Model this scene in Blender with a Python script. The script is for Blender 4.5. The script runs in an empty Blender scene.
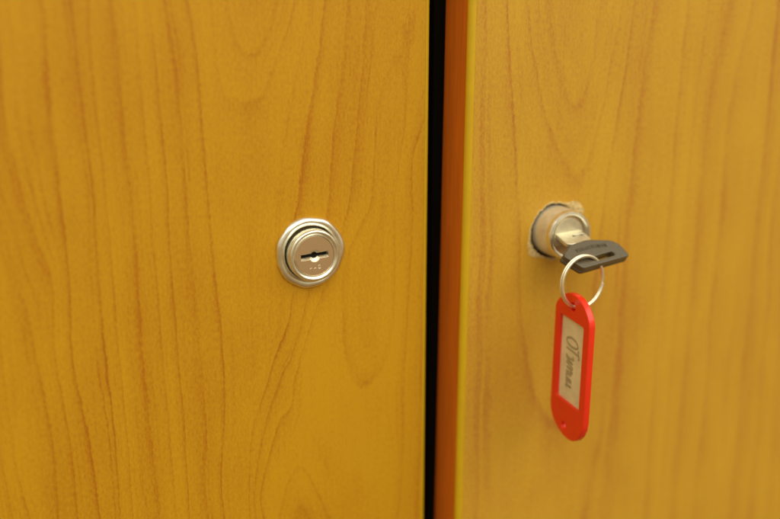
import bpy, bmesh, math, random
import numpy as np
from mathutils import Vector, Matrix

R = math.radians
MM = 0.001
sc = bpy.context.scene
COL = sc.collection

# ------------------------------------------------------------------ camera
cam_data = bpy.data.cameras.new("camera")
cam_data.sensor_width = 36.0
cam_data.lens = 49.98
cam_data.clip_start = 0.005
cam_data.clip_end = 50.0
cam = bpy.data.objects.new("camera", cam_data)
COL.objects.link(cam)
c_r = Vector((0.91388337, -0.40596271, 0.00338696))
c_u = Vector((0.09520903, 0.22242508, 0.97028981))
c_d = Vector((0.39465483, 0.88640925, -0.2419219))
cam.matrix_world = Matrix((
    (c_r.x, c_u.x, -c_d.x, -0.12522213),
    (c_r.y, c_u.y, -c_d.y, -0.35065217),
    (c_r.z, c_u.z, -c_d.z, 0.08994290),
    (0, 0, 0, 1)))
cam_data.dof.use_dof = True
cam_data.dof.focus_distance = 0.379
cam_data.dof.aperture_fstop = 3.8
sc.camera = cam

# ------------------------------------------------------------------ world: dim warm room around the cupboard
world = bpy.data.worlds.new("World")
sc.world = world
world.use_nodes = True
wn, wl = world.node_tree.nodes, world.node_tree.links
bg = wn["Background"]
tc = wn.new("ShaderNodeTexCoord")
sep = wn.new("ShaderNodeSeparateXYZ")
mr = wn.new("ShaderNodeMapRange")
mr.inputs["From Min"].default_value = -1.0
ramp = wn.new("ShaderNodeValToRGB")
wl.new(tc.outputs["Generated"], sep.inputs[0])
wl.new(sep.outputs["Z"], mr.inputs["Value"])
wl.new(mr.outputs[0], ramp.inputs[0])
wl.new(ramp.outputs[0], bg.inputs["Color"])
el = ramp.color_ramp.elements
el[0].position, el[0].color = 0.0, (0.30, 0.165, 0.06, 1)
el[1].position, el[1].color = 1.0, (1.0, 0.95, 0.78, 1)
e = el.new(0.42); e.color = (0.55, 0.37, 0.17, 1)
e = el.new(0.56); e.color = (0.80, 0.70, 0.48, 1)
bg.inputs["Strength"].default_value = 0.74

# ------------------------------------------------------------------ ceiling light fittings of the room
def area_light(name, loc, target, sx, sy, power, color):
    d = bpy.data.lights.new(name, 'AREA')
    d.shape = 'RECTANGLE'; d.size = sx; d.size_y = sy
    d.energy = power; d.color = color
    o = bpy.data.objects.new(name, d)
    COL.objects.link(o)
    o.location = loc
    o.rotation_euler = (Vector(target) - Vector(loc)).to_track_quat('-Z', 'Y').to_euler()
    return o
area_light("ceiling_lamp", (0.70, -1.15, 1.25), (0.05, 0, 0), 2.4, 1.4, 27.0, (1.0, 0.93, 0.76))
area_light("ceiling_lamp", (-0.80, -1.0, 1.30), (0.05, 0, 0), 1.5, 0.8, 10.0, (1.0, 0.93, 0.76))

sc.view_settings.view_transform = 'Standard'
sc.view_settings.look = 'None'
sc.view_settings.exposure = 0.0
sc.view_settings.gamma = 1.0
sc.cycles.max_bounces = 10
sc.cycles.use_denoising = True

# ------------------------------------------------------------------ node helpers
def new_mat(name):
    m = bpy.data.materials.new(name)
    m.use_nodes = True
    return m, m.node_tree.nodes, m.node_tree.links, m.node_tree.nodes["Principled BSDF"]

class NG:
    """small wrapper for building math networks"""
    def __init__(s, nt): s.n, s.l = nt.nodes, nt.links
    def put(s, v, sock):
        if hasattr(v, "is_output"): s.l.new(v, sock)
        else: sock.default_value = v
    def math(s, op, a, b=None, c=None, clamp=False):
        n = s.n.new("ShaderNodeMath"); n.operation = op; n.use_clamp = clamp
        s.put(a, n.inputs[0])
        if b is not None: s.put(b, n.inputs[1])
        if c is not None: s.put(c, n.inputs[2])
        return n.outputs[0]
    def step(s, v, lo, hi, a=0.0, b=1.0):
        n = s.n.new("ShaderNodeMapRange"); n.interpolation_type = 'SMOOTHSTEP'
        s.put(v, n.inputs["Value"])
        n.inputs["From Min"].default_value = lo; n.inputs["From Max"].default_value = hi
        n.inputs["To Min"].default_value = a; n.inputs["To Max"].default_value = b
        return n.outputs[0]
    def coords(s, scale, off=(0, 0, 0)):
        t = s.n.new("ShaderNodeTexCoord"); m = s.n.new("ShaderNodeMapping")
        m.inputs["Scale"].default_value = scale; m.inputs["Location"].default_value = off
        s.l.new(t.outputs["Object"], m.inputs["Vector"])
        return m.outputs[0]
    def noise(s, vec=None, scale=1.0, detail=2.0, rough=0.5, w=None):
        n = s.n.new("ShaderNodeTexNoise")
        n.inputs["Scale"].default_value = scale; n.inputs["Detail"].default_value = detail
        n.inputs["Roughness"].default_value = rough
        if w is not None:
            n.noise_dimensions = '1D'; s.put(w, n.inputs["W"])
        else: s.l.new(vec, n.inputs["Vector"])
        return n.outputs[0]
    def white(s, w):
        n = s.n.new("ShaderNodeTexWhiteNoise"); n.noise_dimensions = '1D'
        s.put(w, n.inputs["W"]); return n.outputs["Value"]
    def ramp(s, v, stops):
        n = s.n.new("ShaderNodeValToRGB"); s.put(v, n.inputs[0])
        els = n.color_ramp.elements
        for i, (p, c) in enumerate(stops):
            if i < 2: x = els[i]; x.position = p
            else: x = els.new(p)
            x.color = tuple(c) + (1,)
        return n.outputs[0]
    def bump(s, h, strength, dist, bsdf):
        n = s.n.new("ShaderNodeBump"); n.inputs["Strength"].default_value = strength
        n.inputs["Distance"].default_value = dist
        s.l.new(h, n.inputs["Height"]); s.l.new(n.outputs[0], bsdf.inputs["Normal"])

# ------------------------------------------------------------------ materials
def wood_material(name, seed, pale=0.0):
    """beech-look laminate: growth rings from the 'grain' field, streaks, short pores"""
    m, n, l, b = new_mat(name)
    g = NG(m.node_tree)
    at = n.new("ShaderNodeAttribute"); at.attribute_name = "grain"
    phi = at.outputs["Fac"]
    warp = g.noise(g.coords((70, 70, 16), (seed, 0, seed)), 1.0, 3.0, 0.55)
    fine_warp = g.noise(g.coords((500, 500, 120), (seed, 3, 0)), 1.0, 2.0)
    p = g.math('ADD', phi, g.math('MULTIPLY_ADD', warp, 0.34, -0.17))
    p = g.math('ADD', p, g.math('MULTIPLY_ADD', fine_warp, 0.13, -0.065))
    p = g.math('ADD', p, g.math('MULTIPLY_ADD', g.noise(g.coords((1700, 1700, 900), (2, seed, 0)), 1.0, 2.0), 0.14, -0.07))
    p = g.math('ADD', p, 40.0)
    # one growth ring per unit: slow rise to a thin late-wood line, quick fall
    q = g.math('ADD', p, 0.06)
    fr = g.math('FRACT', q)
    thin = g.math('MULTIPLY', g.step(fr, 0.80, 0.93), g.step(fr, 0.95, 1.0, 1.0, 0.0))
    soft = g.math('MULTIPLY', g.step(fr, 0.35, 0.96), g.step(fr, 0.96, 1.0, 1.0, 0.0))
    amp = g.math('MULTIPLY_ADD', g.white(g.math('FLOOR', q)), 0.55, 0.45)
    brk = g.step(g.noise(g.coords((90, 90, 28), (0, seed, 0)), 1.0, 3.0, 0.6), 0.30, 0.62, 0.25, 1.0)
    ring = g.math('MULTIPLY', g.math('MULTIPLY', thin, amp), brk)
    ring2 = g.math('MULTIPLY', soft, g.math('MULTIPLY', amp, 0.10))
    # narrow secondary lines between the rings
    sec = g.step(g.noise(w=g.math('MULTIPLY', p, 6.5), scale=1.0, detail=2.0), 0.54, 0.74)
    sec = g.math('MULTIPLY', sec, g.step(g.noise(g.coords((60, 60, 22), (4, seed, 2)), 1.0, 2.0), 0.38, 0.66))
    q3 = g.math('MULTIPLY', q, 3.0)
    f3 = g.math('FRACT', q3)
    mid = g.math('MULTIPLY', g.step(f3, 0.55, 0.85), g.step(f3, 0.88, 1.0, 1.0, 0.0))
    mid = g.math('MULTIPLY', mid, g.step(g.white(g.math('ADD', g.math('FLOOR', q3), 7.5)), 0.25, 1.0))
    mid = g.math('MULTIPLY', mid, g.step(g.noise(g.coords((40, 40, 14), (9, seed, 2)), 1.0, 3.0), 0.34, 0.62))
    # broad tone bands along the grain and soft clouds
    band = g.noise(w=g.math('MULTIPLY', p, 0.55), scale=1.0, detail=2.0)
    cloud = g.noise(g.coords((26, 26, 11), (seed, 1, 5)), 1.0, 3.0, 0.6)
    # short pores and grainy print speckle
    pores = g.step(g.noise(g.coords((2300, 2300, 330), (seed, 0, 0)), 1.0, 2.0, 0.6), 0.56, 0.74)
    streak = g.noise(g.coords((760, 760, 42), (0, seed, 3)), 1.0, 3.0, 0.6)
    speck = g.noise(g.coords((1250, 1250, 620), (0, 0, seed)), 1.0, 3.0, 0.7)
    f = g.math('MULTIPLY', ring, 0.20 - 0.06 * pale)
    f = g.math('MULTIPLY_ADD', mid, 0.14 - 0.04 * pale, f)
    f = g.math('ADD', f, ring2)
    f = g.math('MULTIPLY_ADD', g.math('MULTIPLY', g.step(fr, 0.62, 0.90), g.step(fr, 0.93, 1.0, 1.0, 0.0)), g.math('MULTIPLY', brk, 0.13 - 0.04 * pale), f)
    f = g.math('MULTIPLY_ADD', sec, 0.30, f)
    f = g.math('MULTIPLY_ADD', g.step(band, 0.30, 0.72), 0.13, f)
    f = g.math('MULTIPLY_ADD', g.step(cloud, 0.32, 0.68), 0.26, f)
    f = g.math('MULTIPLY_ADD', pores, 0.15, f)
    f = g.math('MULTIPLY_ADD', streak, 0.30, f)
    f = g.math('MULTIPLY_ADD', speck, 1.25, f)
    f = g.math('SUBTRACT', f, 0.78, clamp=True)
    tint = lambda c: (c[0] * (1 + .05 * pale), c[1] * (1 + .16 * pale), c[2] + .020 * pale)  # pale lifts and greys the colour to paint in the sheen
    col = g.ramp(f, [(0.0, tint((0.555, 0.292, 0.006))), (1.0, tint((0.350, 0.118, 0.002))),
                     (0.35, tint((0.495, 0.238, 0.005))), (0.62, tint((0.435, 0.176, 0.003)))])
    # a few pale nicks and dust specks in the laminate
    vo = n.new("ShaderNodeTexVoronoi"); vo.inputs["Scale"].default_value = 1.0
    l.new(g.coords((46, 46, 60), (seed, 0, seed * 2)), vo.inputs["Vector"])
    sepc = n.new("ShaderNodeSeparateColor"); l.new(vo.outputs["Color"], sepc.inputs[0])
    nick = g.math('MULTIPLY', g.step(vo.outputs["Distance"], 0.012, 0.022, 1.0, 0.0), g.step(sepc.outputs[0], 0.55, 0.6))
    mx = n.new("ShaderNodeMix"); mx.data_type = 'RGBA'
    l.new(g.math('MULTIPLY', nick, 0.55), mx.inputs[0]); l.new(col, mx.inputs[6]); mx.inputs[7].default_value = (0.72, 0.60, 0.30, 1)
    col = mx.outputs[2]
    l.new(col, b.inputs["Base Color"])
    rr = g.noise(g.coords((900, 900, 300)), 1.0, 2.0)
    l.new(g.math('MULTIPLY_ADD', rr, 0.16, 0.38), b.inputs["Roughness"])
    b.inputs["Specular IOR Level"].default_value = 0.34
    g.bump(g.math('ADD', g.noise(g.coords((1300, 1300, 500)), 1.0, 3.0), g.math('MULTIPLY', pores, -0.5)), 0.25, 0.00012, b)
    return m

def plain(name, color, rough, metal=0.0, spec=0.5, var=0.12, vscale=400.0, bump=0.0, bscale=1500.0, rvar=0.0, stretch=(1, 1, 1)):
    m, n, l, b = new_mat(name)
    g = NG(m.node_tree)
    nz = g.noise(g.coords(tuple(vscale * k for k in stretch)), 1.0, 4.0, 0.6)
    lo = tuple(c * (1 - var) for c in color); hi = tuple(min(1, c * (1 + var)) for c in color)
    l.new(g.ramp(nz, [(0.25, lo), (0.75, hi)]), b.inputs["Base Color"])
    b.inputs["Metallic"].default_value = metal
    b.inputs["Specular IOR Level"].default_value = spec
    if rvar: l.new(g.math('MULTIPLY_ADD', nz, rvar, rough - rvar / 2), b.inputs["Roughness"])
    else: b.inputs["Roughness"].default_value = rough
    if bump: g.bump(g.noise(g.coords((bscale,) * 3), 1.0, 3.0), bump, 0.0001, b)
    return m

M = {}
M['wood_a'] = wood_material("beech_laminate", 1.7)
M['wood_b'] = wood_material("beech_laminate_sheen", 8.3, 1.0)  # right door: grazing sheen mixed into the laminate colour
M['board'] = plain("raw_chipboard", (0.33, 0.20, 0.07), 0.9, var=0.4, vscale=900, bump=0.6)
M['chip'] = plain("chipped_board", (0.60, 0.45, 0.20), 0.85, var=0.55, vscale=1100, bump=0.9, bscale=1800)
M['band_side'] = plain("edge_band_shaded", (0.54, 0.132, 0.004), 0.5, var=0.16, vscale=60, stretch=(8, 8, 0.6), bump=0.1)  # shade and warm bounce on the edging side, painted as orange
M['band_lit'] = plain("edge_band_lit", (0.56, 0.355, 0.003), 0.42, var=0.06, vscale=150)  # light on the front corner of the edging, painted as yellow
M['black'] = plain("shade_painted_board", (0.010, 0.010, 0.007), 0.8, spec=0.1)  # near-black colour stands in for the unlit space behind the doors
M['nickel'] = plain("worn_nickel", (0.93, 0.89, 0.76), 0.25, metal=1.0, var=0.18, vscale=260, bump=0.15, bscale=700, rvar=0.14)
M['brass'] = plain("yellowed_nickel", (0.74, 0.72, 0.62), 0.30, metal=0.6, var=0.16, vscale=300, bump=0.12, bscale=500, rvar=0.12)
M['face'] = plain("brushed_lock_face", (0.82, 0.65, 0.45), 0.32, metal=1.0, var=0.08, vscale=500, stretch=(4, 4, 0.5), rvar=0.1)
M['steel'] = plain("key_steel", (0.78, 0.74, 0.58), 0.48, metal=1.0, var=0.12, vscale=420, rvar=0.12, bump=0.1)
M['gap'] = plain("shade_painted_gap", (0.055, 0.034, 0.014), 0.7, spec=0.2)  # shade of the collar groove, put into the colour
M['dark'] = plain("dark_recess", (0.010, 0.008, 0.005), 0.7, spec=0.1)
M['bow'] = plain("charcoal_plastic", (0.088, 0.068, 0.036), 0.30, var=0.2, vscale=900, bump=0.25, bscale=2500)
M['red'] = plain("red_plastic", (0.78, 0.030, 0.008), 0.28, var=0.05, vscale=120, bump=0.06, bscale=500)
M['paper'] = plain("label_paper", (0.72, 0.65, 0.41), 0.45, var=0.16, vscale=130)
M['ink'] = plain("pencil_ink", (0.38, 0.32, 0.17), 0.7, var=0.3, vscale=1500)
M['ring'] = plain("ring_steel", (0.90, 0.86, 0.72), 0.40, metal=1.0, var=0.06)

# ------------------------------------------------------------------ object helpers
def empty(name, mat, label, cat, group=None):
    o = bpy.data.objects.new(name, None)
    o.empty_display_size = 0.01
    COL.objects.link(o)
    o.matrix_world = mat
    o["label"] = label; o["category"] = cat
    if group: o["group"] = group
    return o

def part_empty(name, parent, world_mat, label=None):
    o = bpy.data.objects.new(name, None)
    o.empty_display_size = 0.01
    COL.objects.link(o)
    o.parent = parent
    o.matrix_local = parent.matrix_world.inverted() @ world_mat
    if label: o["label"] = label
    return o

def make(name, mesh, mats, parent=None, off=None, smooth=True):
    """one mesh object; off: matrix of the mesh's frame inside its parent"""
    for m in (mats if isinstance(mats, (list, tuple)) else [mats]):
        mesh.materials.append(m)
    if smooth:
        mesh.polygons.foreach_set("use_smooth", [True] * len(mesh.polygons))
        try: mesh.set_sharp_from_angle(angle=R(40))
        except Exception: pass
    o = bpy.data.objects.new(name, mesh)
    COL.objects.link(o)
    if parent: o.parent = parent
    if off is not None: o.matrix_local = off
    return o

def mesh_from(verts, faces, midx=None, name="mesh"):
    me = bpy.data.meshes.new(name)
    me.from_pydata([tuple(float(c) * MM for c in v) for v in verts], [], faces)
    if midx is not None: me.polygons.foreach_set("material_index", midx)
    me.update()
    return me

def fix_normals(me):
    bm = bmesh.new(); bm.from_mesh(me)
    bmesh.ops.recalc_face_normals(bm, faces=bm.faces)
    bm.to_mesh(me); bm.free(); me.update()
    return me

def lathe(profile, seg=96, wob=None, cap=False, smoothf=None):
    """profile of (radius, height out of the door) turned about the lock axis (-y); mm"""
    V, F = [], []
    for i, (r, h) in enumerate(profile):
        for k in range(seg):
            t = 2 * math.pi * k / seg
            rr, hh = r, h
            if wob: rr, hh = wob(r, h, t)
            V.append((rr * math.cos(t), -hh, rr * math.sin(t)))
    for i in range(len(profile) - 1):
        for k in range(seg):
            a, b_ = i * seg + k, i * seg + (k + 1) % seg
            F.append((a, b_, b_ + seg, a + seg))
    if cap:
        n = (len(profile) - 1) * seg
        F.append(tuple(range(n, n + seg)))
    return fix_normals(mesh_from(V, F))

def plate(loops, thick, bevel, res=3):
    """flat plate in the xy plane with holes, rounded rims, top face at z = 0, body below; mm"""
    cu = bpy.data.curves.new("outline", 'CURVE')
    cu.dimensions = '2D'; cu.fill_mode = 'BOTH'
    cu.extrude = (thick / 2 - bevel) * MM
    cu.bevel_depth = bevel * MM; cu.bevel_resolution = res
    cu.offset = -bevel * MM
    for lp in loops:
        s = cu.splines.new('POLY'); s.points.add(len(lp) - 1)
        for p, (x, y) in zip(s.points, lp): p.co = (x * MM, y * MM, 0, 1)
        s.use_cyclic_u = True
    o = bpy.data.objects.new("outline", cu)
    COL.objects.link(o)
    dg = bpy.context.evaluated_depsgraph_get()
    me = bpy.data.meshes.new_from_object(o.evaluated_get(dg))
    me.materials.clear()
    bpy.data.objects.remove(o); bpy.data.curves.remove(cu)
    me.transform(Matrix.Translation((0, 0, -thick / 2 * MM)))
    return me

def rounded(poly, r, n=5):
    """round the corners of a closed polygon"""
    out = []
    m = len(poly)
    for i in range(m):
        p0, p1, p2 = (Vector(poly[(i + k) % m]) for k in (-1, 0, 1))
        a, c = (p0 - p1), (p2 - p1)
        d = min(r, a.length * .45, c.length * .45)
        s, e_ = p1 + a.normalized() * d, p1 + c.normalized() * d
        for k in range(n + 1):
            t = k / n
            out.append(tuple(s * (1 - t) ** 2 + p1 * 2 * t * (1 - t) + e_ * t * t))
    return out

def circle(cx, cy, r, n=28):
    return [(cx + r * math.cos(2 * math.pi * k / n), cy + r * math.sin(2 * math.pi * k / n)) for k in range(n)]

def tube(paths, radius, seg=8, flat=1.0):
    """tubes along open polylines (mm); flat squeezes the section along z"""
    V, F = [], []
    for pts in paths:
        P = [Vector(p) for p in pts]
        base = len(V)
        for i, p in enumerate(P):
            t = (P[min(i + 1, len(P) - 1)] - P[max(i - 1, 0)]).normalized()
            up = Vector((0, 0, 1)) if abs(t.z) < .95 else Vector((1, 0, 0))
            a = t.cross(up).normalized(); b_ = a.cross(t).normalized()
            for k in range(seg):
                w = 2 * math.pi * k / seg
                V.append(p + a * math.cos(w) * radius + b_ * math.sin(w) * radius * flat)
        for i in range(len(P) - 1):
            for k in range(seg):
                q, q2 = base + i * seg + k, base + i * seg + (k + 1) % seg
                F.append((q, q2, q2 + seg, q + seg))
        F.append(tuple(base + k for k in range(seg)))
        F.append(tuple(base + (len(P) - 1) * seg + k for k in range(seg)))
    return fix_normals(mesh_from(V, F))

def spline(pts, n=8):
    """Catmull-Rom through points"""
    P = [Vector(p) for p in pts]
    P = [P[0] * 2 - P[1]] + P + [P[-1] * 2 - P[-2]]
    out = []
    for i in range(1, len(P) - 2):
        for k in range(n):
            t = k / n
            out.append(.5 * ((2 * P[i]) + (-P[i - 1] + P[i + 1]) * t + (2 * P[i - 1] - 5 * P[i] + 4 * P[i + 1] - P[i + 2]) * t * t
                             + (-P[i - 1] + 3 * P[i] - 3 * P[i + 1] + P[i + 2]) * t ** 3))
    out.append(P[-2])
    return out

def box(x0, x1, y0, y1, z0, z1):
    V = [(x, y, z) for x in (x0, x1) for y in (y0, y1) for z in (z0, z1)]
    F = [(0, 1, 3, 2), (4, 6, 7, 5), (0, 4, 5, 1), (2, 3, 7, 6), (0, 2, 6, 4), (1, 5, 7, 3)]
    return fix_normals(mesh_from(V, F))

# ------------------------------------------------------------------ wood grain: growth-ring value at points of each door face (mm)
GRAIN_A = [
    (12,[(-31.2,84.0),(-31.1,68.1),(-29.4,58.6),(-23.1,56.3),(-16.8,57.4),(-12.0,67.7),(-6.9,79.0),(-5.0,86.4)]),
    (13.2,[(-25.5,86.5),(-23.1,76.9),(-19.2,72.0),(-14.9,76.8),(-11.9,86.5)]),
    (11,[(5.2,86.4),(1.7,63.7),(-1.9,44.2),(-5.7,19.1),(-8.7,6.9)]),
    (10,[(14.1,86.4),(11.1,60.7),(8.4,45.1),(6.2,18.2),(3.0,0.4),(-4.2,-28.3),(-10.4,-52.1)]),
    (9,[(20.9,86.4),(18.9,60.5),(16.9,40.5),(14.5,17.6),(9.4,-3.8),(1.2,-20.7),(-3.2,-33.7),(-8.7,-45.4),(-12.4,-57.1),(-18.1,-76.0),(-21.9,-91.5)]),
    (8,[(35.9,86.4),(31.7,73.6),(25.7,53.7),(23.4,16.9),(15.2,3.0),(11.6,-11.5),(12.6,-41.2),(15.3,-54.0),(18.9,-58.9),(23.7,-54.5),(29.4,-49.0),(33.0,-31.4),(33.7,-13.8),(32.8,16.2),(37.7,46.2),(39.1,63.4),(43.7,72.7)]),
    (7,[(31.5,45.1),(28.5,16.5),(23.8,-9.0),(22.1,-35.5)]),
    (9,[(40.2,30.3),(41.2,15.6),(39.8,-14.5),(38.4,-41.2),(37.1,-87.7),(35.6,-110.6)]),
    (8.1,[(-14.4,-96.6),(-11.2,-84.4),(-7.4,-78.7),(-4.3,-78.0),(-1.3,-81.6),(2.2,-89.8),(6.5,-100.0)]),
    (7,[(-8.7,-101.4),(-4.5,-88.5),(0.0,-103.2)]),
    (8,[(19.5,-103.5),(22.9,-92.9),(27.4,-89.2),(31.2,-88.7)]),
    (11.4,[(-29.6,-7.1),(-27.5,-40.8),(-26.0,-76.1),(-25.5,-97.9)]),
    (11.7,[(-20.9,37.3),(-19.8,13.2),(-19.5,-15.4),(-20.3,-44.9)]),
    (11,[(-39.3,86.5),(-38.5,82.7),(-36.9,64.7),(-36.2,49.4),(-34.5,21.2),(-32.9,-10.3),(-31.9,-31.7),(-33.3,-96.3)]),
    (10,[(-45.6,80.6),(-43.8,64.8),(-43.2,47.4),(-42.3,21.8),(-41.6,-1.3),(-40.3,-13.4),(-39.1,-34.8),(-38.9,-95.1)]),
    (9,[(-52.0,86.5),(-50.4,68.5),(-49.9,52.6),(-48.8,32.3),(-48.7,5.7),(-48.2,-18.8),(-47.0,-48.3),(-46.8,-93.5)]),
    (8,[(-56.1,86.5),(-55.4,56.6),(-54.3,27.7),(-54.4,12.0),(-53.6,-11.8),(-52.9,-32.8),(-51.8,-62.3),(-50.7,-92.7)]),
    (7,[(-62.9,86.5),(-61.5,67.5),(-60.4,29.8),(-59.5,10.1),(-59.6,-11.1),(-59.0,-32.0),(-57.9,-50.2),(-56.7,-75.8),(-56.4,-91.5)]),
    (6,[(-70.9,79.6),(-70.7,63.1),(-69.5,41.3),(-68.9,20.2),(-68.4,-9.8),(-67.9,-30.7),(-66.9,-59.7),(-66.4,-89.4)]),
    (5,[(-74.9,86.5),(-74.2,60.7),(-72.8,38.9),(-72.1,24.0),(-72.2,-3.9),(-71.5,-30.2),(-70.2,-59.2),(-70.2,-88.6)]),
    (4,[(-83.5,86.5),(-82.9,56.4),(-82.4,24.8),(-82.2,-0.5),(-82.8,-28.7),(-80.2,-48.8),(-77.9,-65.5),(-77.2,-75.6)]),
    (3,[(-97.1,80.7),(-96.6,69.5),(-96.6,47.4),(-94.3,31.7),(-93.2,25.3),(-90.1,10.5),(-87.1,1.0),(-88.1,-27.9),(-85.6,-52.9),(-84.5,-85.7)]),
    (2,[(-97.3,-0.2),(-94.9,-9.4),(-93.4,-27.2),(-91.9,-42.0),(-90.5,-63.2),(-90.4,-84.4)]),
    (1,[(-104.0,-5.7),(-103.7,-29.2),(-103.5,-58.7),(-101.1,-77.1)]),
    (0,[(-107.7,-52.7),(-106.6,-66.3),(-105.1,-81.4)]),
]
GRAIN_B = [
    (12,[(24.1,86.7),(26.5,72.1),(32.2,50.6),(40.6,33.4),(47.8,22.4),(52.1,29.4),(55.6,39.0),(58.8,59.4),(63.6,86.9)]),
    (13.1,[(35.0,86.8),(38.6,69.2),(44.8,52.8),(49.1,69.0),(50.6,86.9)]),
    (10.5,[(11.8,86.6),(15.1,33.9),(17.8,0.3),(20.9,-31.3),(23.5,-52.1),(27.6,-71.6),(32.6,-85.9),(41.0,-97.3),(46.5,-101.4),(50.7,-99.2),(54.9,-92.1),(60.0,-69.2),(63.6,-36.1),(64.9,12.0),(69.3,53.9),(72.2,87.0)]),
    (11.2,[(29.4,-24.0),(40.3,-57.8),(50.1,-26.4)]),
    (10,[(6.9,86.6),(9.1,16.0),(10.2,-61.4),(11.5,-111.2)]),
    (9.4,[(1.4,86.5),(3.0,-2.1),(2.5,-109.3)]),
    (9.8,[(80.1,87.1),(76.4,47.7),(73.9,3.4),(72.4,-71.2),(71.7,-124.0)]),
    (8.8,[(95.8,87.2),(94.2,9.9),(93.0,-74.4),(92.3,-128.4)]),
    (7.6,[(107.6,87.2),(104.5,49.0),(103.2,1.1),(102.1,-75.9),(101.6,-130.3)]),
    (6.4,[(121.0,84.3),(113.0,54.7),(112.5,0.3),(111.8,-77.4),(111.6,-132.5)]),
    (5,[(138.7,87.4),(139.6,6.6),(138.7,-81.6),(139.3,-138.4)]),
    (3.5,[(151.8,5.8),(154.5,-84.1),(155.6,-141.8)]),
    (2.5,[(164.8,-95.3),(168.0,-144.5)]),
]

def grain_field(lines):
    """thin-plate surface through the ring values"""
    ax = 0.42
    P, v = [], []
    for val, pts in lines:
        for i, (x, z) in enumerate(pts):
            P.append((x, z * ax)); v.append(val)
            if i + 1 < len(pts):
                x2, z2 = pts[i + 1]
                P.append(((x + x2) / 2, (z + z2) / 2 * ax)); v.append(val)
    P = np.array(P); v = np.array(v); n = len(P)
    x0, x1 = P[:, 0].min() - 12, P[:, 0].max() + 12
    z0, z1 = P[:, 1].min() - 12, P[:, 1].max() + 12
    def U(d2): return np.where(d2 > 0, d2 * np.log(np.maximum(d2, 1e-9)), 0)
    d2 = ((P[:, None] - P[None]) ** 2).sum(-1)
    A = np.zeros((n + 3, n + 3)); A[:n, :n] = U(d2) + np.eye(n) * 12.0
    A[:n, n] = 1; A[:n, n + 1:] = P; A[n, :n] = 1; A[n + 1:, :n] = P.T
    wts = np.linalg.lstsq(A, np.concatenate([v, [0, 0, 0]]), rcond=None)[0]
    def f(x, z):
        x = np.asarray(x, float); z = np.asarray(z, float) * ax
        xc, zc = np.clip(x, x0, x1), np.clip(z, z0, z1)
        Q = np.stack([xc, zc], -1)
        out = np.empty(len(Q))
        for s in range(0, len(Q), 8000):
            q = Q[s:s + 8000]
            d = ((q[:, None] - P[None]) ** 2).sum(-1)
            out[s:s + 8000] = U(d) @ wts[:n] + wts[n] + q @ wts[n + 1:]
        return out + (x - xc) * 0.13
    return f

def door_panel(xa, xb, za, zb, thick, lines, hole=None):
    """18 mm board: finely divided front face carrying the 'grain' values, plain sides and back"""
    step = 2.0
    if hole: hx, hz, half, rfun = hole
    else: hx, hz = 0.0, 0.0
    xs = [xa] + [hx + step * k for k in range(-400, 400) if xa + .6 < hx + step * k < xb - .6] + [xb]
    zs = [za] + [hz + step * k for k in range(-400, 400) if za + .6 < hz + step * k < zb - .6] + [zb]
    nx, nz = len(xs), len(zs)
    V = [(x, 0.0, z) for z in zs for x in xs]
    F, MI = [], []
    ring_of = {}
    for j in range(nz - 1):
        for i in range(nx - 1):
            if hole and abs((xs[i] + xs[i + 1]) / 2 - hx) < half and abs((zs[j] + zs[j + 1]) / 2 - hz) < half:
                continue
            a = j * nx + i
            F.append((a, a + 1, a + nx + 1, a + nx)); MI.append(0)
    if hole:
        border = []
        i0 = min(range(nx), key=lambda i: abs(xs[i] - (hx - half))); i1 = min(range(nx), key=lambda i: abs(xs[i] - (hx + half)))
        j0 = min(range(nz), key=lambda j: abs(zs[j] - (hz - half))); j1 = min(range(nz), key=lambda j: abs(zs[j] - (hz + half)))
        border = [(i, j0) for i in range(i0, i1)] + [(i1, j) for j in range(j0, j1)] + [(i, j1) for i in range(i1, i0, -1)] + [(i0, j) for j in range(j1, j0, -1)]
        # subdivide the border directions so that the broken outline is fine enough
        prev = [j * nx + i for i, j in border]
        nb = len(prev)
        ang = [math.atan2(V[k][2] - hz, V[k][0] - hx) for k in prev]
        for s in range(1, 13):
            t = s / 12
            cur = []
            for k in range(nb):
                bx, _, bz = V[prev[k]] if s == 1 else (0, 0, 0)
                sx, sz = xs[border[k][0]], zs[border[k][1]]
                r = rfun(ang[k])
                ex, ez = hx + r * math.cos(ang[k]), hz + r * math.sin(ang[k])
                V.append((sx + (ex - sx) * t, 0.0, sz + (ez - sz) * t)); cur.append(len(V) - 1)
            for k in range(nb):
                k2 = (k + 1) % nb
                F.append((prev[k], prev[k2], cur[k2], cur[k])); MI.append(0)
            prev = cur
    nfront = len(V)
    # sides and back
    c = [0, nx - 1, nz * nx - 1, (nz - 1) * nx]
    bk = []
    for k in c:
        V.append((V[k][0], thick, V[k][2])); bk.append(len(V) - 1)
    edge = [list(range(0, nx)), [j * nx + nx - 1 for j in range(nz)], [(nz - 1) * nx + i for i in range(nx - 1, -1, -1)], [j * nx for j in range(nz - 1, -1, -1)]]
    for s in range(4):
        F.append(tuple(edge[s]) + (bk[(s + 1) % 4], bk[s])); MI.append(1)
    if not hole:
        F.append(tuple(bk)); MI.append(1)
    me = mesh_from(V, F, MI)
    f = grain_field(lines)
    A = np.array(V); vals = np.zeros(len(V))
    vals[:] = f(A[:, 0], A[:, 2])
    at = me.attributes.new("grain", 'FLOAT', 'POINT')
    at.data.foreach_set("value", vals.astype(np.float32))
    bm = bmesh.new(); bm.from_mesh(me)
    bm.normal_update()
    for fc in bm.faces:            # front faces look out of the cupboard
        if fc.material_index == 0 and fc.normal.y > 0: fc.normal_flip()
    bm.to_mesh(me); bm.free(); me.update()
    return me

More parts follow.
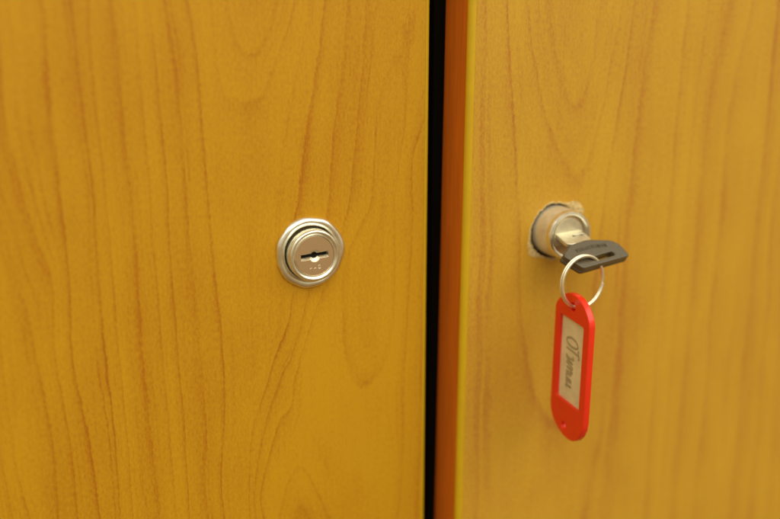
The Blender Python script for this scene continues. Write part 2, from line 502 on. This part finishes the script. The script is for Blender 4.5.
def edge_band(x_in, x_out, thick, za, zb):
    """thin plastic edging: side coloured as shaded, rounded front corner coloured as lit"""
    s = 1 if x_out > x_in else -1
    w = abs(x_out - x_in)
    prof = [(0, -.04, 1), (w * .18, -.06, 1)]
    for k in range(0, 7):
        a = math.pi / 2 * k / 6
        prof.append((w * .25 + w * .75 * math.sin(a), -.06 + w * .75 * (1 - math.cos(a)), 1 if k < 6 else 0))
    prof += [(w, thick - .3, 0), (w - .3, thick, 0), (0, thick, 0)]
    zs = np.linspace(za, zb, 90)
    rng = random.Random(5)
    V, F, MI = [], [], []
    n = len(prof)
    for z in zs:
        d = rng.uniform(-.04, .04)
        for (x, y, _) in prof: V.append((x_in + s * x, y + (d if .1 < x < w * .8 else 0), z))
    for j in range(len(zs) - 1):
        for k in range(n):
            k2 = (k + 1) % n
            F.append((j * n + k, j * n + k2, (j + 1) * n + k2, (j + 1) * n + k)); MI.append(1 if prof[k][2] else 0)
    F += [tuple(range(n)), tuple((len(zs) - 1) * n + k for k in range(n))]; MI += [0, 0]
    return fix_normals(mesh_from(V, F, MI))

# ================================================================== cupboard body (only its dark slot shows)
cb = empty("cabinet", Matrix.Translation((0.05, 0.25, -0.33)), "beech-look wooden cabinet with two locking doors and a black slot between them", "cabinet")
cinv = Matrix.Translation((-0.05, -0.25, 0.33))
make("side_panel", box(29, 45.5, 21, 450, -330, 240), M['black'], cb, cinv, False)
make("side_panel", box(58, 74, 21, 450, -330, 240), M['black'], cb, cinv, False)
make("back_panel", box(-290, 400, 450.5, 456, -330, 240), M['black'], cb, cinv, False)

# ================================================================== left door with its flush lock
ZA, ZB = -330.0, 240.0
dA = part_empty("cabinet_door", cb, Matrix.Translation((-0.125, 0.009, -0.33)), "closed wooden door left of the dark slot")
offA = Matrix.Translation((0.125, -0.009, 0.33))
make("panel", door_panel(-300, 44.4, ZA, ZB, 18, GRAIN_A), [M['wood_a'], M['board']], dA, offA, False)
make("edge_band", edge_band(44.45, 46.1, 18, ZA, ZB), [M['band_side'], M['band_lit']], dA, offA)

def flange_wob(r, h, t):
    k = max(0.0, (r - 9.0) / 3.6)
    fac = .10 * math.sin(7 * t + .6) + .06 * math.sin(11 * t + 2) + .16 * math.sin(3 * t + 1.0)
    return r + k * fac, h + (.16 * k * math.sin(5 * t + 1.3) + .07 * k * math.sin(9 * t) if h > .05 else 0)
lock = empty("cabinet_lock", Matrix.Identity(4), "complete nickel lock in a pale round collar on the closed door, keyhole empty", "lock", "cam locks in the cabinet doors")
Lp = Matrix.Identity(4)
make("collar", lathe([(9.3, 0.05), (9.3, .4), (9.3, 4.3), (9.15, 4.8), (8.8, 5.15), (8.35, 5.2), (7.95, 5.0),
                           (7.75, 4.7), (7.6, 4.65), (7.4, 4.95), (7.2, 4.95), (7.1, 4.6), (7.1, 3.2)]), M['nickel'], lock, Matrix.Translation((.0001, 0, -.00035)))
make("gap_shade_ring", lathe([(10.4, .12), (7.5, .12)]), M['gap'], lock, Lp)  # added flat ring, coloured dark in place of shade in the groove
make("rosette", lathe([(12.75, 0.02), (12.85, .25), (12.7, .75), (12.3, 1.3), (11.6, 1.7), (10.9, 1.7), (10.0, 1.3), (9.6, .7), (9.5, .05)], 140, flange_wob),
     M['nickel'], lock, Lp)

def keyhole_loop(a=5.1, b=1.05, c=2.15, n=96):
    out = []
    for k in range(n):
        t = 2 * math.pi * k / n
        ct, st = abs(math.cos(t)), abs(math.sin(t))
        r = min(a / max(ct, 1e-6), b / max(st, 1e-6))
        out.append((max(r, c) * math.cos(t), max(r, c) * math.sin(t)))
    return out
# frame for plates: plate x -> door x, plate y -> up, plate +z -> out of the door
def face_frame(x, out, z, roll=0.0):
    return Matrix.Translation((x * MM, -out * MM, z * MM)) @ Matrix.Rotation(R(90), 4, 'X') @ Matrix.Rotation(R(roll), 4, 'Z')
KR = 4.0
make("plug", plate([circle(0, 0, 7.08, 96), keyhole_loop()], 2.2, .12), M['face'], lock, face_frame(.1, 4.7, -.35, KR))
def lip_mesh():
    """bright bevelled lips running round the keyhole down to a narrower dark slot"""
    a, b_ = keyhole_loop(5.06, 1.02, 2.12), keyhole_loop(4.9, .62, 1.2)
    n = len(a)
    V = [(x, y, -.2) for x, y in a] + [(x, y * .95 + .12, -.95) for x, y in b_] + [(x, y * .95 + .12, -2.0) for x, y in b_]
    F = [(k, (k + 1) % n, n + (k + 1) % n, n + k) for k in range(n)] + [(n + k, n + (k + 1) % n, 2 * n + (k + 1) % n, 2 * n + k) for k in range(n)]
    return mesh_from(V, F)
make("keyway_lip", lip_mesh(), M['steel'], lock, face_frame(.1, 4.7, -.35, KR))
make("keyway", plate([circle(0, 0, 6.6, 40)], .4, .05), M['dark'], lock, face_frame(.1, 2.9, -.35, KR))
stamps = [spline([(-2.1, -4.6, 0), (-1.75, -4.25, 0), (-1.4, -4.6, 0)], 4), spline([(-.55, -4.75, 0), (-.2, -4.4, 0), (.15, -4.75, 0)], 4),
          spline([(1.0, -3.95, 0), (1.35, -3.65, 0), (1.7, -3.95, 0), (1.3, -4.45, 0), (1.0, -4.9, 0), (1.75, -4.8, 0)], 4)]
make("stamped_number", tube(stamps, .17, 6), M['nickel'], lock, face_frame(.1, 4.72, -.35, KR))

# ================================================================== right door, ajar and slightly sagging, with its loose lock
T_B = Matrix.Translation((0.0549, -0.012, 0)) @ Matrix.Rotation(R(1.5), 4, 'Z') @ Matrix.Rotation(R(.43), 4, 'Y')
dB = part_empty("cabinet_door", cb, T_B @ Matrix.Translation((0.2, 0.009, -0.33)), "slightly open wooden door with a chipped lock hole")
offB = Matrix.Translation((-0.2, -0.009, 0.33))
HX, HZ = 39.06, 2.07
rj = random.Random(11)
jag = [rj.uniform(-.45, .55) for _ in range(61)]
def hole_r(t):
    d = math.degrees(t) % 360
    def gs(c, w): 
        e_ = (d - c + 180) % 360 - 180
        return math.exp(-(e_ / w) ** 2)
    k = d / 6.0; i = int(k); fr = k - i
    j = jag[i % 60] * (1 - fr) + jag[(i + 1) % 60] * fr
    return 10.65 + 3.9 * gs(36, 23) + 2.2 * gs(214, 20) + .5 * gs(262, 18) + j
make("panel", door_panel(2.5, 400, ZA, ZB, 18, GRAIN_B, (HX, HZ, 18, hole_r)), [M['wood_b'], M['board']], dB, offB, False)
make("edge_band", edge_band(2.45, 0.0, 18, ZA, ZB), [M['band_side'], M['band_lit']], dB, offB)

def chipped_mesh():
    """broken laminate lip and the bare chipboard sloping down into the bored hole"""
    n = 240
    rr = random.Random(3)
    rows = []
    V = []
    def row(fn):
        s = len(V)
        for k in range(n):
            t = 2 * math.pi * k / n
            r, y = fn(t, rr)
            V.append((r * math.cos(t), y, r * math.sin(t)))
        rows.append(s)
    row(lambda t, q: (hole_r(t) + .5, .08))
    row(lambda t, q: (hole_r(t) + .02, -.12 + q.uniform(-.1, .08)))
    row(lambda t, q: (hole_r(t) * .75 + 10.3 * .25, -.10 + q.uniform(-.22, .22)))
    row(lambda t, q: (hole_r(t) * .45 + 10.3 * .55, .05 + q.uniform(-.25, .25)))
    row(lambda t, q: (10.5 + q.uniform(-.15, .2), .5 + q.uniform(-.25, .25)))
    row(lambda t, q: (10.3 + q.uniform(-.1, .1), 1.6))
    row(lambda t, q: (10.25, 6.0))
    row(lambda t, q: (10.25, 19.0))
    F, MI = [], []
    for i in range(len(rows) - 1):
        for k in range(n):
            k2 = (k + 1) % n
            F.append((rows[i] + k, rows[i] + k2, rows[i + 1] + k2, rows[i + 1] + k)); MI.append(0 if i < 4 else 1)
    return mesh_from(V, F, MI)
offH = offB @ Matrix.Translation((HX * MM, 0, HZ * MM))
make("chipped_hole", chipped_mesh(), [M['chip'], M['board']], dB, offH, False)

lock2 = empty("cabinet_lock", T_B @ Matrix.Translation(((HX + .12) * MM, 0, (HZ + .15) * MM)), "bare loose lock standing out of the chipped hole in the open door, key inserted", "lock", "cam locks in the cabinet doors")
make("cylinder", lathe([(9.55, -16), (9.55, 1.0), (9.25, 7.6), (9.1, 8.9), (8.85, 9.5), (8.5, 10.1), (8.1, 10.3), (7.75, 10.2), (7.5, 9.8), (7.42, 9.2), (7.4, 7.4)]),
             M['brass'], lock2, Lp)
make("rim", lathe([(9.2, 8.1), (9.35, 8.8), (9.25, 9.7), (8.8, 10.4), (8.15, 10.55), (7.7, 10.3), (7.48, 9.8)]), M['nickel'], lock2, Lp)
make("plug", plate([circle(0, 0, 7.36, 80)], 1.2, .15), M['face'], lock2, face_frame(0, 8.5, 0))
make("plug_step", plate([[(6.4 * math.cos(t), 6.4 * math.sin(t)) for t in np.linspace(R(-28), R(208), 50)]], 1.0, .15), M['steel'], lock2, face_frame(0, 9.25, 0, 8))

# ================================================================== the key in the right lock
n_out = T_B.to_3x3() @ Vector((0, -1, 0))
L_ax = Vector((0.98639792, 0.13909713, 0.08758497)).normalized()
sh_dir = (n_out * 9.0 - Vector((0, 0, 2.6))).normalized()
sh_x = (L_ax - sh_dir * L_ax.dot(sh_dir)).normalized()
sh_up = sh_x.cross(sh_dir) * -1
if sh_up.z < 0: sh_up = -sh_up
F_face = Vector((0.09433907, -0.02122077, 0.00201534))
def frame(o, x, y, z):
    return Matrix(((x.x, y.x, z.x, o.x), (x.y, y.y, z.y, o.y), (x.z, y.z, z.z, o.z), (0, 0, 0, 1)))
key = empty("key", Matrix.Translation(F_face), "key with a charcoal plastic bow standing in the loose lock", "key")
kinv = key.matrix_world.inverted()
# flat metal shank: plate frame x = key width, y = out of the lock, z = up
fr_sh = frame(F_face, sh_x, sh_dir, sh_x.cross(sh_dir))
if fr_sh.to_3x3().col[2].z < 0:
    fr_sh = frame(F_face, -sh_x, sh_dir, (-sh_x).cross(sh_dir))
sg = 1 if fr_sh.to_3x3().col[0].x > 0 else -1
dumb = [(sg * x, y) for x, y in rounded([(-.4, 1.2), (.6, 1.2), (.9, 1.55), (3.0, 1.55), (3.3, 1.2), (4.3, 1.2), (4.3, 2.4), (3.3, 2.4), (3.0, 2.05), (.9, 2.05), (.6, 2.4), (-.4, 2.4)], .3, 3)]
outl = [(sg * x, y) for x, y in rounded([(-5.9, -1.6), (5.3, -1.6), (5.3, 5.0), (4.2, 7.2), (-4.6, 7.2), (-5.9, 6.0)], .8)]
shank = make("shank", plate([outl, dumb], 1.5, .25), M['steel'], key, kinv @ fr_sh @ Matrix.Translation((0, 0, .0009)))
make("slot", plate([[(x * 1.15, y * 1.15 - .25) for x, y in dumb]], .3, .02), M['dark'], shank, Matrix.Translation((0, 0, -.0009)))
blade = [(sg * x, y) for x, y in [(-4.2, -11), (4.2, -11), (4.2, -1.0), (-4.2, -1.0)]]
make("blade", plate([rounded(blade, .8)], 1.0, .1), M['steel'], key, kinv @ fr_sh @ Matrix.Translation((0, 0, .0005)))
# folding bow
W_ax = Vector((-0.16281764, 0.75362629, 0.63681853)); N_ax = Vector((0.02257329, -0.64241685, 0.76602287))
N_ax.normalize(); W_ax = N_ax.cross(L_ax).normalized(); L2 = W_ax.cross(N_ax).normalized()
B_c = Vector((0.09786719, -0.03313249, -0.00286947))
fr_bow = frame(B_c, L2, W_ax, N_ax)
bow_out = rounded([(-13.6, 3.2), (-7.6, 6.7), (.5, 7.1), (10.2, 4.3), (12.7, 1.8), (13.7, -4.1), (-7.9, -4.1), (-9.0, -3.7)], 1.4)
def stadium(x0, x1, y, r, n=10, slope=0.0):
    out = []
    for k in range(n + 1):
        t = math.pi / 2 + math.pi * k / n
        out.append((x0 + r * math.cos(t), y + r * math.sin(t)))
    for k in range(n + 1):
        t = -math.pi / 2 + math.pi * k / n
        out.append((x1 + r * math.cos(t), y + slope + r * math.sin(t)))
    return out
slot_o = stadium(-1.3, 6.9, -1.45, .85, slope=.15)
bow = make("bow", plate([bow_out, slot_o], 2.1, .45, 4), M['bow'], key, kinv @ fr_bow)
make("bow_back", plate([[(x * 1.01, y * 1.01) for x, y in bow_out], slot_o], 2.0, .7, 4), M['bow'], bow, Matrix.Translation((0, 0, -.0020)))
rim_pts = [(x * .80 - .2, y * .72 + 1.1) for x, y in bow_out]
# worn raised lettering along the upper half, too worn to read
rl = random.Random(21)
strokes = []
x = -7.2
while x < 6.0:
    s0 = 4.15 - (x + 7.2) * .19 if x > -2 else 3.9 + (x + 7.2) * .03
    s0 = 3.6 - max(0, x) * .16
    kind = rl.choice("IVOHN")
    hgt = 1.5
    if kind == 'I': strokes.append([(x, s0 - hgt / 2, .05), (x + .1, s0 + hgt / 2, .05)])
    elif kind == 'V': strokes.append([(x, s0 + hgt / 2, .05), (x + .45, s0 - hgt / 2, .05), (x + .9, s0 + hgt / 2, .05)])
    elif kind == 'O': strokes.append([(x + .45 + .42 * math.cos(t), s0 + .55 * math.sin(t), .05) for t in np.linspace(0, 2 * math.pi, 12)])
    elif kind == 'H': strokes += [[(x, s0 - hgt / 2, .05), (x, s0 + hgt / 2, .05)], [(x, s0, .05), (x + .8, s0, .05)], [(x + .8, s0 - hgt / 2, .05), (x + .8, s0 + hgt / 2, .05)]]
    else: strokes.append([(x, s0 - hgt / 2, .05), (x, s0 + hgt / 2, .05), (x + .8, s0 - hgt / 2, .05), (x + .8, s0 + hgt / 2, .05)])
    x += {'I': .75}.get(kind, 1.45)
make("raised_lettering", tube(strokes, .16, 6), M['bow'], bow, Lp)

# ================================================================== split ring through the bow
g7 = R(7)
rh, rv = Vector((math.cos(g7), math.sin(g7), 0)), Vector((0, 0, 1))
rn = rh.cross(rv)
G = Vector((90.9, -35.45, -11.75))
turns, r0, wr = 1.96, 9.55, .46
path = []
N_ = 220
for k in range(N_ + 1):
    a = R(4) + 2 * math.pi * turns * k / N_
    side = (k / N_ - .5) * 2
    s_ = max(-1, min(1, side * 3.2)) * .48        # the two coils lie side by side and cross over once
    path.append(G + rh * r0 * math.cos(a) + rv * r0 * math.sin(a) + rn * s_)
def sweep_ring(path, wr, wa, seg=12):
    V, F = [], []
    for p in path:
        d = p - G; d = (d - rn * d.dot(rn)).normalized()
        for k in range(seg):
            w = 2 * math.pi * k / seg
            V.append(p - G + d * wr * math.cos(w) + rn * wa * math.sin(w))
    for i in range(len(path) - 1):
        for k in range(seg):
            k2 = (k + 1) % seg
            F.append((i * seg + k, i * seg + k2, (i + 1) * seg + k2, (i + 1) * seg + k))
    F += [tuple(range(seg)), tuple((len(path) - 1) * seg + k for k in range(seg))]
    return fix_normals(mesh_from(V, F))
ring_me = sweep_ring(path, .56, .42)
ring = make("key_ring", ring_me, M['ring'])
ring.location = G * MM
ring["label"] = "small steel split ring hanging from the bow of the key"
ring["category"] = "key ring"

# ================================================================== red key tag
tw = Vector((-0.06305362, -0.99690574, -0.04693808)).normalized()
th = Vector((0.01541222, 0.0460534, -0.99882008)); th = (th - tw * th.dot(tw)).normalized()
tn = tw.cross(-th)                     # towards the camera side
T_c = Vector((88.4037, -35.0, -41.93916)) * MM
fr_tag = frame(T_c, tw, -th, tn)
tag = empty("key_tag", Matrix.Translation(T_c), "red plastic key tag with a handwritten paper label hanging from the ring", "key tag")
tinv = tag.matrix_world.inverted()
out_pts = [(-12.3, -18.3), (-11.2, -20.4), (-9, -22.5), (-6.8, -24.2), (-4.2, -25.4), (-1, -26.1), (2, -26.1), (5, -25.4), (8, -23.8), (10.6, -21.4), (12.0, -19), (12.3, -17),
           (12.3, 19.5), (11.7, 22.6), (10.2, 25.5), (8, 27.9), (5.2, 29.4), (2, 30.1), (-1.5, 29.9), (-4.9, 29.0), (-8, 27.6), (-10.4, 25.6), (-11.8, 23.2), (-12.3, 20.5)]
flip = lambda pts: [(x, -y) for x, y in pts]
win = rounded([(-8.3, -16.2), (8.3, -16.2), (8.3, 16.2), (-8.3, 16.2)], .8)
holes = [circle(.2, -21.3, 1.7), circle(-1.6, 25.9, 1.5)]
make("frame", plate([flip(out_pts), flip(win)] + [flip(h) for h in holes], 2.6, .45, 3), M['red'], tag, tinv @ fr_tag @ Matrix.Translation((0, 0, .0013)))
backp = rounded([(-9.3, -17), (9.3, -17), (9.3, 17), (-9.3, 17)], .8)
make("back_plate", plate([flip(backp)], .6, .1), M['red'], tag, tinv @ fr_tag @ Matrix.Translation((0, 0, -.0003)))
pap = rounded([(-8.6, -16.5), (8.6, -16.5), (8.6, 16.5), (-8.6, 16.5)], .5)
paper = make("paper_label", plate([flip(pap)], .3, .05), M['paper'], tag, tinv @ fr_tag @ Matrix.Translation((0, 0, .0001)))
def W_(pts, dx, sc_=1.0):              # handwriting runs down the label: u along the text, v towards its top
    return spline([(v * sc_ * 1.3 - 1.0, -(u + dx), 0.02) for u, v in pts], 6)
hand = [
    W_([(1.6, 3.6), (.2, 2.4), (-.3, -.4), (.8, -2.6), (2.4, -2.0), (3.0, .6), (2.5, 3.0), (1.4, 3.7)], -8.6),
    W_([(0, 4.2), (.7, 3.8), (2.8, 4.4), (3.4, 4.0)], -5.6), W_([(1.9, 4.2), (1.5, 1.0), (1.3, -2.6)], -5.6),
    W_([(0, 1.0), (1.0, 1.5), (1.2, -.8), (.6, -2.4), (1.8, -1.6), (2.8, 1.2), (2.6, -1.6), (3.6, -2.0)], -2.0),
    W_([(0, -1.8), (.8, 1.0), (1.6, .8), (1.5, -1.8), (2.4, .8), (3.2, 1.0), (3.2, -1.9), (4.2, -1.2)], 1.4),
    W_([(0, .8), (.2, -1.8), (1.4, -1.5), (2.0, .9), (1.9, -1.8), (2.8, -1.6)], 5.6),
    W_([(0, 1.0), (.1, -1.8), (1.6, -.6), (1.7, 1.0), (1.7, -1.9), (2.6, -1.5)], 8.4),
]
make("handwriting", tube(hand, .47, 6, .2), M['ink'], paper, Lp)
